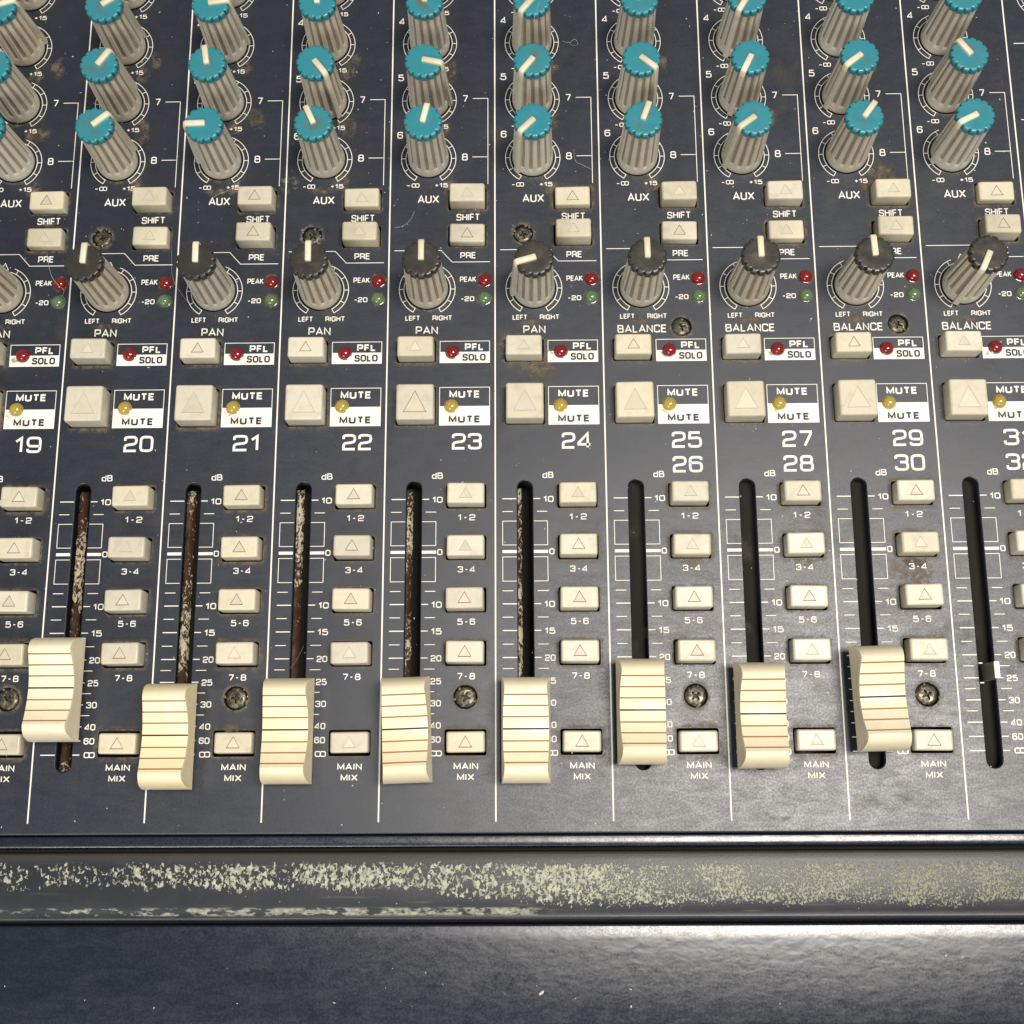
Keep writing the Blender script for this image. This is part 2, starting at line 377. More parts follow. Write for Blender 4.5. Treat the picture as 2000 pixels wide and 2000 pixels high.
cu = bpy.data.curves.new('panel_outline', 'CURVE'); cu.dimensions = '2D'; cu.fill_mode = 'BOTH'
def spline(pts):
    sp = cu.splines.new('POLY'); sp.points.add(len(pts) - 1); sp.use_cyclic_u = True
    for p, q in zip(sp.points, pts): p.co = (q[0] * S * 10, q[1] * S * 10, 0, 1)
def grow(loop, d):               # offset a convex-ish loop outwards
    n = len(loop); out = []
    for i in range(n):
        a = Vector(loop[i - 1]); b_ = Vector(loop[(i + 1) % n]); t = (b_ - a)
        if t.length < 1e-9: out.append(loop[i]); continue
        t.normalize(); out.append((loop[i][0] + t.y * d, loop[i][1] - t.x * d))
    return out
spline([(X0, YF), (X1, YF), (X1, YB), (X0, YB)])
LIP = {'knob': .05, 'well': .12, 'slot': .32, 'screw': .25}
for lp, kd in holes: spline(grow(lp, LIP[kd]))
tmp = bpy.data.objects.new('tmp', cu); C.objects.link(tmp)
dg = bpy.context.evaluated_depsgraph_get(); tm = bpy.data.meshes.new_from_object(tmp.evaluated_get(dg))
pv = [(v.co.x / S / 10, v.co.y / S / 10, 0.) for v in tm.vertices]; pf = [tuple(p.vertices) for p in tm.polygons]
up = sum(((pv[f[1]][0] - pv[f[0]][0]) * (pv[f[2]][1] - pv[f[0]][1]) - (pv[f[1]][1] - pv[f[0]][1]) * (pv[f[2]][0] - pv[f[0]][0])) for f in pf)
if up < 0: pf = [tuple(reversed(f)) for f in pf]
bpy.data.objects.remove(tmp); bpy.data.curves.remove(cu); bpy.data.meshes.remove(tm)
b = B(); b.add(pv, pf, 0)
for lp, kd in holes:
    g0 = LIP[kd]
    rr = [(grow(lp, g0), 0), (grow(lp, g0 * .45), -.06 - g0 * .1), (grow(lp, g0 * .1), -.12 - g0 * .45), (lp, -.25 - g0 * .9), (lp, -1.7)]
    rings = [[(x, y, z) for x, y in loop] for loop, z in rr]
    b.loft([list(reversed(q)) for q in rings], mf=lambda i, j, kd=kd: (1 if kd == 'slot' and i > 2 else 0))
    if kd == 'knob': b.add([(x, y, -1.0) for x, y in lp], [tuple(range(len(lp)))], 2)  # disc in the hole, its colour stands for shade under the skirt
# rolled front edge of the sheet
edge = [(YF, 0), (YF - .25, -.08), (YF - .42, -.3), (YF - .5, -.7), (YF - .5, -3.5)]
for (ya, za), (yb, zb) in zip(edge, edge[1:]): b.add([(X0, ya, za), (X0, yb, zb), (X1, yb, zb), (X1, ya, za)], [(0, 1, 2, 3)], 0)
for x in (X0, X1): b.add([(x, YF, 0), (x, YB, 0), (x, YB, -14), (x, YF, -14)], [(0, 1, 2, 3)], 0)
panel = obj('panel', b.mesh('panel', [M['panel'], M['slotwall'], M['hole']], angle=30), console)
b = B(); b.box(X0, YF - 5, -16, X1, YB, -14)
obj('chassis', b.mesh('chassis', M['black'], smooth=False), console)
M['trough'] = N('dark_grey_trough').set(Base_Color=(.028, .0265, .024), Roughness=1.0, Specular_IOR_Level=0.0).m
for k, num in CH:
    zf = -9.6 if num < 25 else -3.4; lp = rrect(8.0 if num < 25 else 4.6, 77.4, 2.2, 6, k * P + 8.0, 36.05); b = B()
    b.loft([[(x, y, -1.6) for x, y in lp][::-1], [(x, y, zf) for x, y in lp][::-1]]); b.add([(x, y, zf) for x, y in lp], [tuple(range(len(lp)))])
    obj('fader_slot', b.mesh('fader_slot', M['trough']), console, label='fader slot of channel %d' % num)
# brown seal inside the first slots, torn pale flakes on it
for k, num in CH[:6]:
    b = B(); n = 90
    xs = (-3.7, -2.7, -1.7, -.95); vs = []
    for i in range(n + 1):
        y = -2.2 + 76.4 * i / n
        for q, x in enumerate(xs): vs.append((x + random.uniform(-.14, .14), y, -8 + random.uniform(-.22, .22) + (.6 if q == 3 else 0)))
    b.add(vs, [(i * 4 + q, i * 4 + q + 1, i * 4 + q + 5, i * 4 + q + 4) for i in range(n) for q in range(3)])
    obj('slot_seal', b.mesh('slot_seal', M['flake'], angle=60), console, (k * P + 8.0, 0, 0), label='torn brown seal showing pale flakes inside the fader slot')

# front lip, armrest and front sheet: long profiles swept along x
def sweep(name, prof, mat, n=1, **kw):
    b = B(); m_ = len(prof); vs = []
    for i in range(n + 1):
        x = X0 + (X1 - X0) * i / n
        vs += [(x, y, z) for y, z in prof]
    b.add(vs, [(i * m_ + j + 1, i * m_ + j, (i + 1) * m_ + j, (i + 1) * m_ + j + 1) for i in range(n) for j in range(m_ - 1)])
    return obj(name, b.mesh(name, mat, angle=40), console, **kw)
def arc(y0, z0, r, a0, a1, n=6): return [(y0 + r * math.cos(math.radians(a0 + (a1 - a0) * i / n)), z0 + r * math.sin(math.radians(a0 + (a1 - a0) * i / n))) for i in range(n + 1)]
sweep('front_lip', [(-18.45, -4)] + arc(-18.95, -.6, .5, 0, 82) + [(-20.2, -.09), (-20.8, -.12)] + [(-21.2, -.28), (-21.45, -.75), (-21.6, -1.6), (-21.7, -5)], M['front'])
sweep('armrest', [(-22.55, -5)] + arc(-23.5, -.9, .95, 0, 75) + [(-25.0, .22), (-28, .42), (-31, .48), (-34, .36), (-37, .02)] + arc(-38.3, -1.25, 1.0, 70, 170) + [(-39.3, -5)], M['armrest'])
sweep('front_sheet', [(-40.0, -5)] + arc(-40.9, -1.75, .8, 0, 85) + [(-44, -1.0), (-50, -1.15), (-56, -1.45), (-63.5, -1.95)] + [(-67, -2.4), (-69, -3.6), (-80, -11), (-95, -24)], M['front'])
b = B(); b.box(X0, -97, -26, X1, -17, -5.2); obj('front_beam', b.mesh('front_beam', M['black'], smooth=False), console)

# ------------------------------------------------------------ printing on the panel
def put(name, b, ox=0, label=None, mats=None):
    return obj(name, b.mesh(name, mats or [M['ink'], M['dark_ink'], M['white_ink']], smooth=False), panel, (ox, 0, 0), label=label)
cache = {}
def word(name, s, x0, x1, y0, y1, sw, ox, label, m=0, z=Z_INK):
    key = (s, x0, x1, y0, y1, m)
    if key not in cache:
        b = B(); text(b, s, x0, x1, y0, y1, sw, z, m); cache[key] = b.mesh('print_' + s.replace('~', 'infinity'), [M['ink'], M['dark_ink'], M['white_ink']], smooth=False)
    return obj(name, cache[key], panel, (ox, 0, 0), label=label)

def ring_arc(b, r, a0, a1, wd, z):       # clock angles
    n = max(4, int(abs(a1 - a0) / 6)); ribbon(b, [(r * math.sin(math.radians(a0 + (a1 - a0) * i / n)), r * math.cos(math.radians(a0 + (a1 - a0) * i / n))) for i in range(n + 1)], wd, z)
def dial(pan):
    b = B()
    for s in (-1, 1):
        ring_arc(b, 7.86, s * 21, s * 150, .19, Z_INK); ring_arc(b, 6.56, s * 14, s * 150, .19, Z_INK)
        for a in (30, 60, 90, 120, 150):
            q = math.radians(s * a); ribbon(b, [(r * math.sin(q), r * math.cos(q)) for r in (6.47, 7.95)], .19, Z_INK + .01)
    if pan: ribbon(b, corner_path([(-1.0, 7.1), (1.0, 7.1), (0, 9.1)], 0, True), .2, Z_INK, True)
    return b.mesh('dial_scale', [M['ink']], smooth=False)
dialm = {0: dial(False), 1: dial(True)}

sepm = B(); sepm.quad(-.19, -15.2, .19, 245, Z_INK); sepm = sepm.mesh('separator_line', M['ink'], smooth=False)
for k in range(-5, 6): obj('separator_line', sepm, panel, (k * P, 0, 0))

def fader_scale():
    b = B()
    for y in (69.45, 40.8, 33.7, 26.6, 20.6, 14.9, 9.2, 5.6, 2.0):
        b.quad(1.9, y - .13, 5.7, y + .13, Z_INK); b.quad(10.3, y - .13, 12.1, y + .13, Z_INK)
    for y in (65.9, 44.3, 37.25, 30.1, 23.7, 17.8, 12.1):
        b.quad(1.9, y - .1, 4.7, y + .1, Z_INK); b.quad(11.2, y - .1, 14.0, y + .1, Z_INK)
    b.quad(1.9, 54.5, 5.7, 55.3, Z_INK); b.quad(10.3, 54.5, 14.1, 55.3, Z_INK)
    for y0, y1 in ((56.7, 63.25), (46.9, 53.45)):
        ribbon(b, [(5.7, y0), (1.95, y0), (1.95, y1), (5.7, y1)], .17, Z_INK); ribbon(b, [(10.3, y0), (14.0, y0), (14.0, y1), (10.3, y1)], .17, Z_INK)
    for s, y in (('10', 69.3), ('10', 40.7), ('15', 33.6), ('20', 26.5), ('25', 20.5), ('30', 14.8), ('40', 9.1), ('60', 5.5)):
        text(b, s, 12.95, 15.75, y - .82, y + .82, .25)
    text(b, '0', 14.4, 15.8, 54.1, 55.7, .24); text(b, '~', 13.2, 16.1, 1.2, 2.75, .25)
    return b.mesh('fader_scale', [M['ink']], smooth=False)
fscale = fader_scale()
def box_print(y0, y1, ym, words):
    b = B(); ribbon(b, [(14.68, y0), (28.45, y0), (28.45, y1), (14.68, y1)], .18, Z_INK + .002, True)
    b.quad(14.7, y0 + .02, 28.43, ym, Z_INK + .01, 2)
    for s, x0, x1, a, c, m, sw in words: text(b, s, x0, x1, a, c, sw, Z_INK + (.02 if m else 0), m)
    return b.mesh('status_box', [M['ink'], M['dark_ink'], M['white_ink']], smooth=False)
solo_box = box_print(108.35, 114.65, 111.5, [('PFL', 21.6, 26.8, 111.95, 113.95, 0, .38), ('SOLO', 20.9, 27.4, 108.85, 110.9, 1, .42)])
mute_box = box_print(90.3, 101.15, 95.75, [('MUTE', 17.35, 25.8, 98.15, 100.2, 0, .41), ('MUTE', 17.2, 25.95, 90.95, 93.0, 1, .47)])
def aux_marks():
    b = B(); ribbon(b, [(23.6, 189.6), (28.0, 189.6), (28.0, 162.3)], .2, Z_INK); b.quad(23.5, 170.8, 27.9, 171.0, Z_INK)
    return b.mesh('bracket_line', [M['ink']], smooth=False)
auxb = aux_marks()
b = B(); ribbon(b, [(1.5, 141.95), (14.7, 141.95), (17.9, 138.35), (28.6, 138.35)], .2, Z_INK); foldm = b.mesh('divider_line', [M['ink']], smooth=False)

for k, num in CH:
    ox = k * P
    for row, y in AUXROWS:
        obj('dial_scale', dialm[0], panel, (ox + KX, y, 0))
        word('lettering', '-~', 4.8, 8.35, y - 9.1, y - 7.75, .2, ox, 'minus infinity mark under the dial')
        word('lettering', '+15', 12.8, 16.5, y - 9.1, y - 7.75, .21, ox, 'plus 15 mark under the dial')
        word('lettering', str(row), 1.75, 3.4, y + 6.45, y + 8.6, .28, ox, 'small number %d beside the dial' % row)
    obj('dial_scale', dialm[1], panel, (ox + KX, PANY, 0))
    obj('bracket_line', auxb, panel, (ox, 0, 0)); obj('divider_line', foldm, panel, (ox, 0, 0))
    word('lettering', '7', 20.6, 22.1, 188.5, 190.7, .27, ox, 'small number 7 at the bracket line'); word('lettering', '8', 20.5, 22.2, 169.8, 172.0, .27, ox, 'small number 8 at the bracket line')
    word('lettering', 'AUX', 7.9, 14.05, 156.55, 159.0, .32, ox, 'printed word AUX'); word('lettering', 'SHIFT', 19.0, 25.7, 151.0, 153.1, .29, ox, 'printed word SHIFT')
    word('lettering', 'PRE', 20.2, 24.6, 139.4, 141.3, .27, ox, 'printed word PRE'); word('lettering', 'PEAK', 20.1, 24.7, 132.3, 133.9, .22, ox, 'printed word PEAK')
    word('lettering', '-20', 20.4, 24.15, 126.5, 127.95, .22, ox, 'printed mark -20'); word('lettering', 'LEFT', 4.9, 8.95, 120.85, 122.3, .21, ox, 'printed word LEFT')
    word('lettering', 'RIGHT', 12.5, 17.95, 120.85, 122.3, .21, ox, 'printed word RIGHT')
    if num < 25: word('lettering', 'PAN', 7.85, 14.05, 116.8, 119.1, .32, ox, 'printed word PAN')
    else: word('lettering', 'BALANCE', 4.1, 17.75, 116.7, 119.0, .32, ox, 'printed word BALANCE')
    obj('status_box', solo_box, panel, (ox, 0, 0), label='PFL and SOLO box beside its red lamp'); obj('status_box', mute_box, panel, (ox, 0, 0), label='MUTE box beside its amber lamp')
    word('channel_number', str(num), 18.15, 25.5 if '1' in str(num) else 26.3, 83.35, 87.95, .66, ox, 'large channel number %d' % num)
    if num >= 25: word('channel_number', str(num + 1), 18.15, 26.3, 76.4, 81.0, .66, ox, 'large channel number %d' % (num + 1))
    word('lettering', 'dB', 12.8, 15.75, 75.15, 76.9, .25, ox, 'printed mark dB')
    obj('fader_scale', fscale, panel, (ox, 0, 0))
    for s, y in (('1_2', 63.55), ('3_4', 49.35), ('5_6', 35.3), ('7_8', 20.95)): word('lettering', s, 19.9, 24.6, y, y + 1.65, .23, ox, 'printed mark %s under its routing button' % s.replace('_', '-'))
    word('lettering', 'MAIN', 19.15, 25.45, -2.1, -.45, .26, ox, 'printed word MAIN'); word('lettering', 'MIX', 20.05, 24.45, -4.85, -3.2, .26, ox, 'printed word MIX')
# the first marks of the next section at the right edge of the frame
b = B(); b.quad(152.1, 205.4, 160, 205.65, Z_INK); b.quad(152.0, 180.7, 160, 180.95, Z_INK); put('bracket_line', b)
obj('dial_scale', dialm[0], panel, (162.2, 221.5, 0))

# ------------------------------------------------------------ knobs
NR = 14
def knob_skirt():
    b = B(); sub = 10; n = NR * sub; rings = []
    def prof(z): return 5.80 - .80 * (z - 1.5) / 17.3 if z > 1.5 else 5.86
    for z, ga in ((0, 0), (.25, 0), (1.2, 0), (2.2, 0), (2.9, 0), (3.5, .55), (4.2, 1), (9, 1), (14, 1), (18.9, 1), (18.9, 1.0)):
        ring = []
        for i in range(n):
            u = (i % sub) / sub; th = 2 * math.pi * i / n + math.pi / 2
            d = min(1, max(0, (abs(((u + .0) % 1) - .5) * -1 + .29) / .10)) # 1 inside the groove (centre u=.5)
            r = prof(z) - (.05 if z < .2 else 0) - .42 * d * ga
            ring.append((r * math.cos(th), r * math.sin(th), z))
        rings.append(ring)
    def mf(i, j):
        u = ((j % sub) + .5) / sub
        return 1 if (i >= 5 and abs(u - .5) < .25) else 0
    b.loft(rings, cap=True, mf=mf)
    # vertical fin carrying the pointer down the side
    w_ = .78; prf = [(4.6, 18.9), (5.55, 18.9), (6.0, 13), (6.85, .7), (6.6, .35), (5.0, .35)]
    b.loft([[(-w_, r, z) for r, z in prf], [(-w_ * .8, r + (.12 if 0 < i < 4 else 0), z) for i, (r, z) in enumerate(prf)], [(w_ * .8, r + (.12 if 0 < i < 4 else 0), z) for i, (r, z) in enumerate(prf)], [(w_, r, z) for r, z in prf]], cap=True, capb=True)
    return b.mesh('knob', [M['skirt'], M['skirt_groove']], angle=38)
def knob_cap():
    b = B(); sub = 10; n = NR * sub; rings = []
    for z, R0, am in ((18.6, 5.05, 1), (18.75, 5.2, 1), (20.0, 5.22, 1), (20.3, 5.16, 1), (20.5, 5.0, .9), (20.62, 4.75, .5), (20.66, 4.2, 0), (20.62, 2.5, 0), (20.6, .6, 0)):
        ring = []
        for i in range(n):
            u = (i % sub) / sub; th = 2 * math.pi * i / n + math.pi / 2
            q = abs(u - .5) * 2; d = max(0, 1 - q / .50); d = d * d * (3 - 2 * d)
            r = R0 - .58 * d * am + .07 * math.sin(math.pi * min(1, q)) * am
            ring.append((r * math.cos(th), r * math.sin(th), z))
        rings.append(ring)
    b.loft(rings, cap=True, capb=True); return b
def knob_pointer():
    prf = [(-.5, 20.3), (-.5, 21.15), (-.3, 21.35), (4.7, 21.4), (5.25, 21.15), (5.55, 20.6), (5.72, 18.6), (5.0, 18.6), (4.7, 20.3)]
    w_ = .80; b = B(); cy, cz = 3.0, 20.5
    def ins(d): return [(r + (d if r < 0 else -d if r > 5.2 else 0), z - (d if z > 21 else 0)) for r, z in prf]
    b.loft([[(-w_, r, z) for r, z in ins(.16)], [(-w_ + .16, r, z) for r, z in prf], [(w_ - .16, r, z) for r, z in prf], [(w_, r, z) for r, z in ins(.16)]], cap=True, capb=True)
    return b.mesh('pointer', M['pointer'], angle=50)
skm = knob_skirt(); capb_ = knob_cap()
tealm = capb_.mesh('cap', M['teal'], angle=40); blackm = mesh('cap_black', capb_.v, capb_.f, M['black_cap'], angle=40); ptm = knob_pointer()
DIRW = ['top', 'upper right', 'right', 'lower right', 'bottom', 'lower left', 'left', 'upper left']
def knob(k, num, y, ang, black, rowname):
    d = DIRW[int(((ang % 360) + 22.5) // 45) % 8]
    o = obj('knob', skm, console, (k * P + KX, y, 0), -math.radians(ang),
            '%s capped %s knob of channel %d, pointer towards the %s' % ('black' if black else 'teal', rowname, num, d))
    c = obj('cap', blackm if black else tealm, o); obj('pointer', ptm, o)
AUXANG = {6: {19: 300, 20: 50, 21: 268, 22: -24, 23: 13, 24: 225, 25: 20, 27: 233, 29: 36, 31: 243},
          5: {19: 20, 20: 35, 21: -9, 22: 143, 23: 102, 24: 218, 25: 130, 27: 206, 29: 232, 31: -36},
          4: {19: 72, 20: 55, 21: 82, 22: -5, 23: 3, 24: 218, 25: -20, 27: 211, 29: 10, 31: 15},
          3: {19: 30, 20: 10, 21: 0, 22: 40, 23: 10, 24: 220, 25: -10, 27: 30, 29: 0, 31: 20}}
PANANG = {19: 0, 20: 2, 21: -1, 22: -1, 23: 0, 24: 254, 25: -1, 27: -1, 29: -3, 31: 205}
for k, num in CH:
    for row, y in AUXROWS: knob(k, num, y, AUXANG[row][num], False, 'AUX %d' % row)
    knob(k, num, PANY, PANANG[num], True, 'pan' if num < 25 else 'balance')

# ------------------------------------------------------------ buttons
def tri(cx, cy, bw, h): return [(cx - bw / 2, cy - h / 2), (cx + bw / 2, cy - h / 2), (cx, cy + h / 2)]
def button(w_, h_, ht, tb, th, tcy=.0, r=.55):
    b = B(); e = .35
    ringdef = [(w_, h_, -3, r), (w_ - .05, h_ - .05, ht - .75, r), (w_ - .3, h_ - .22, ht - .32, r), (w_ - .75, h_ - .55, ht - .07, r * .9), (w_ - 1.3, h_ - 1.0, ht, r * .7)]
    rings = [[(x, y, z) for x, y in rrect(a, c, q, 3)] for a, c, z, q in ringdef]
    b.loft(rings)
    out = rrect(w_ - 1.3, h_ - 1.0, r * .7, 3); T1 = tri(0, tcy, tb, th); T2 = tri(0, tcy - .05, tb - .55, th - .52)
    loops = [[Vector((x, y, 0)) for x, y in out], [Vector((x, y, 0)) for x, y in T1]]
    flat = out + T1; fs = []
    for t in tessellate_polygon(loops):
        a, c, d = t; cr = (flat[c][0] - flat[a][0]) * (flat[d][1] - flat[a][1]) - (flat[c][1] - flat[a][1]) * (flat[d][0] - flat[a][0])
        fs.append((a, c, d) if cr > 0 else (a, d, c))
    b.add([(x, y, ht) for x, y in flat], fs)
    return b.mesh('button', M['button'], angle=50), T1, T2, ht
def tri_mesh(T1, T2, ht, mats):
    b = B(); b.loft([[(x, y, ht) for x, y in T1], [(x, y, ht - .10) for x, y in T2]], m=1)
    b.add([(x, y, ht - .10) for x, y in T2], [(0, 1, 2)], 0); return b.mesh('triangle_mark', mats, smooth=False)
def button_kind(*a, **kw):
    me, T1, T2, ht = button(*a, **kw)
    return me, [tri_mesh(T1, T2, ht, [M['recess'], M['dirt_line']]), tri_mesh(T1, T2, ht, [M['recess'], M['light_line']])]
KB = {'small_out': button_kind(10.0, 5.75, 4.6, 3.6, 3.1, .1), 'small_in': button_kind(10.0, 5.75, 2.3, 3.6, 3.1, .1),
      'main': button_kind(10.0, 5.4, 2.0, 3.6, 3.1, .1), 'route': button_kind(10.0, 5.75, 4.3, 3.6, 3.1, .1), 'pfl': button_kind(10.0, 5.9, 4.6, 3.5, 3.0, .1),
      'mute': button_kind(10.3, 10.2, 4.9, 6.4, 6.2, .1)}
def place_button(kind, x, y, label=None):
    me, marks = KB[kind]
    o = obj('mute_button' if kind == 'mute' else 'button', me, console, (x + random.uniform(-.12, .12), y + random.uniform(-.1, .1), random.uniform(-.15, .15)), random.uniform(-.012, .012), label)
    o.rotation_euler[0] = random.uniform(-.02, .02); o.rotation_euler[1] = random.uniform(-.02, .02)
    obj('triangle_mark', marks[random.random() < (.85 if kind == 'mute' else .45)], o)
SH_IN = {19, 22, 24, 31}; PRE_IN = {19, 20, 23, 25, 27}
for k, num in CH:
    ox = k * P
    place_button('small_in' if num in SH_IN else 'small_out', ox + 22.15, 157.55, 'cream SHIFT button of channel %d' % num)
    place_button('small_in' if num in PRE_IN else 'small_out', ox + 22.15, 146.3, 'cream PRE button of channel %d' % num)
    place_button('pfl', ox + 8.05, 111.8, 'cream PFL solo button of channel %d' % num)
    place_button('mute', ox + 8.1, 95.8, 'large square cream mute button of channel %d' % num)
    for y, s in zip(ROUTY[:4], ('1-2', '3-4', '5-6', '7-8')): place_button('route', ox + 22.1, y, 'cream routing button %s of channel %d' % (s, num))
    place_button('main', ox + 22.2, 4.8, 'cream MAIN MIX button of channel %d' % num)

# ------------------------------------------------------------ lamps
def lens():
    b = B(); n = 24; rings = []
    for r, z in ((1.95, 0.02), (1.95, .25), (1.78, .3), (1.78, .5)): rings.append([(x, y, z) for x, y in circ(r, n)])
    for i in range(1, 8):
        a = math.pi / 2 * i / 8; rings.append([(x, y, .5 + 1.25 * math.sin(a)) for x, y in circ(1.78 * math.cos(a), n)])
    b.loft(rings, cap=True); return b
lb = lens(); LM = {c: mesh('lamp_' + c, lb.v, lb.f, M['led_' + c], angle=60) for c in ('red', 'green', 'amber')}
for k, num in CH:
    ox = k * P
    for c, x, y, s in (('red', 27.15, 132.75, 'PEAK'), ('green', 27.0, 127.25, '-20'), ('red', 18.2, 111.4, 'PFL'), ('amber', 17.85, 95.8, 'mute')):
        obj('lamp', LM[c], console, (ox + x + random.uniform(-.1, .1), y + random.uniform(-.1, .1), .06), random.random(), '%s %s lamp of channel %d' % (c, s, num))

# ------------------------------------------------------------ screws
def screw():
    b = B(); n = 32; rings = []
    for r, z in ((2.75, -.9), (2.7, -.55), (2.45, -.25), (2.0, -.08), (1.6, -.02)): rings.append([(x, y, z) for x, y in circ(r, n)])
    cross = []
    for i in range(n):
        a = 2 * math.pi * i / n; q = abs(math.cos(2 * a)); r = .45 + .95 * q ** 3; cross.append((r * math.cos(a), r * math.sin(a)))
    rings.append([(x, y, -.06) for x, y in cross]); rings.append([(x * .75, y * .75, -.95) for x, y in cross])
    b.loft(rings, cap=True, mf=lambda i, j: 1 if i == 5 else 0); b.m[-1] = 1; return b.mesh('screw', [M['screw'], M['screw_recess']], angle=40)
scm = screw()
for k, x, y, r in SCREWS:
    o = obj('screw', scm, console, (k * P + x, y, -.3), random.random() * 3, 'grimy cross head screw'); s_ = r / 2.75; o.scale = (s_, s_, 1)
    b = B(); b.quad(-3.2, -3.2, 3.2, 3.2, -1.75); obj('recess_floor', b.mesh('recess_floor', M['black'], smooth=False), o)

M['crust'] = N('crusted_dirt').set(Base_Color=(.15, .13, .09), Roughness=.6).m
for i_, (k, x, y, r) in enumerate(SCREWS):
    b = B()
    for _ in range(24 if y > 140 else 8):
        a = random.uniform(0, 6.28); q = r * random.choice([random.uniform(.85, 1.35), random.uniform(.2, 1)]); cx, cy = q * math.cos(a), q * math.sin(a); rr = random.uniform(.15, .45)
        n = 6; z0 = -.45 if q < r * .95 else .0
        b.add([(cx + rr * random.uniform(.6, 1.3) * math.cos(6.283 * j / n), cy + rr * random.uniform(.6, 1.3) * math.sin(6.283 * j / n), z0) for j in range(n)] + [(cx, cy, z0 + rr * .5)], [(j, (j + 1) % n, n) for j in range(n)])
    o = obj('crust', b.mesh('crust', M['crust'], angle=70), console, (k * P + x, y, 0), label='crumbs of dried dirt round the screw'); o['kind'] = 'stuff'

# ------------------------------------------------------------ fader caps
def fader_cap():
    gro = [-8.35, -5.7, -3.0, 0, 3.0, 5.7, 8.35]         # grooves across the finger hollow
    def top(y):
        a = abs(y)
        if a <= 9.3: return 5.0 + 3.3 * (a / 9.3) ** 1.9
        t = (a - 9.3) / 4.0; return .25 + 8.05 * (1 - min(1, t) ** 2.3) ** .62 if t < 1 else .25
    ys = set([-13.3, 13.3, -9.3, 9.3]); y = -13.3
    while y < 13.3: ys.add(round(y, 3)); y += .38
    for s in (-1, 1):
        for q in (13.28, 13.22, 13.1, 12.9): ys.add(s * q)
    for q in gro:
        ys = {v for v in ys if abs(v - q) > .25}; hw = .20 if q == 0 else .17
        ys |= {q - hw, q - hw * .4, q + hw * .4, q + hw}
    ys = sorted(ys); b = B(); rings = []; n = 0
    for y in ys:
        z = top(y)
        for q in gro:
            hw = .20 if q == 0 else .17
            if abs(y - q) < hw * .7: z -= .32
        hwid = 6.2 - .42 * (z / 5.0) ** 1.05 if z < 6 else 6.2 - .42 * 1.21 - (z - 6) * .15
        base = 6.22; f = .14
        sec = [(-base, 0), (-base, .22)]
        for t in (.25, .5, .75): sec.append((-(base + (hwid - base) * t) + .10 * math.sin(math.pi * t), .22 + (max(z, .4) - .22 - f) * t))
        sec += [(-hwid, max(z, .4) - f), (-hwid + f * .4, max(z, .4) - f * .3), (-hwid + f * 1.3, max(z, .4))]
        sec += [(-x, zz) for x, zz in reversed(sec)]
        rings.append([(x, y, zz) for x, zz in sec])
    n = len(rings[0]); topj = n // 2 - 1
    def mf(i, j):
        ym = (ys[i] + ys[i + 1]) / 2
        for q in gro:
            if abs(ym - q) < (.20 if q == 0 else .17) and topj - 1 <= j <= topj + 1: return 2 if q == 0 else 1
        return 0
    rings = [list(reversed(q)) for q in rings]
    b.loft(rings, cap=True, capb=True, mf=lambda i, j: mf(i, (n - 2 - j) % n))
    return b.mesh('fader_cap', [M['fader'], M['fader_groove'], M['fader_centre']], angle=32)
fcm = fader_cap()
def stem_mesh(capped):
    b = B(); b.box(-.65, -2.15, -10, .65, 2.15, 6.3 if capped else 7.0); return b.mesh('stem', M['stem'], smooth=False)
stc = stem_mesh(True)
FAD = {20: (7.5, 18.4, 0), 21: (7.2, 6.4, 0), 22: (7.4, 7.6, 0), 23: (7.5, 7.7, 2.0), 24: (7.85, 7.55, 0), 25: (7.2, 12.05, -.2), 27: (7.35, 10.95, 0), 29: (7.45, 15.05, 1.3)}
for k, num in CH:
    if num in FAD:
        x, y, r = FAD[num]
        o = obj('fader_cap', fcm, console, (k * P + x, y, 6.0), math.radians(r), 'cream fader cap of channel %d, long and finger worn with brown grooves' % num)
        obj('stem', stc, o, (8.0 - x, 0, -6.0))
b = B(); b.box(-.6, -2.15, -10, .6, 2.15, 6.95, 0); st = obj('fader_stem', b.mesh('fader_stem', M['stem'], smooth=False), console, (4 * P + 8.0, 22.0, 0), label='bare metal fader stem of channel 31 without its cap')
b = B(); rings = [[(x, y, z) for x, y in rrect(a, c, .35, 3)] for a, c, z in ((1.35, 4.4, 6.9), (1.35, 4.4, 7.15), (1.2, 4.25, 7.25))]; b.loft(rings, cap=True, capb=True); obj('stem_top', b.mesh('stem_top', M['stem_top']), st)
b = B(); b.box(-1.75, 2.35, -1.2, -.75, 2.65, -.7); b.box(-1.75, -2.75, -1.2, -.75, -2.45, -.7); obj('clip_glint', b.mesh('clip_glint', M['stem_top'], smooth=False), st)  # pale boxes paint the white glints on the stem's base clip

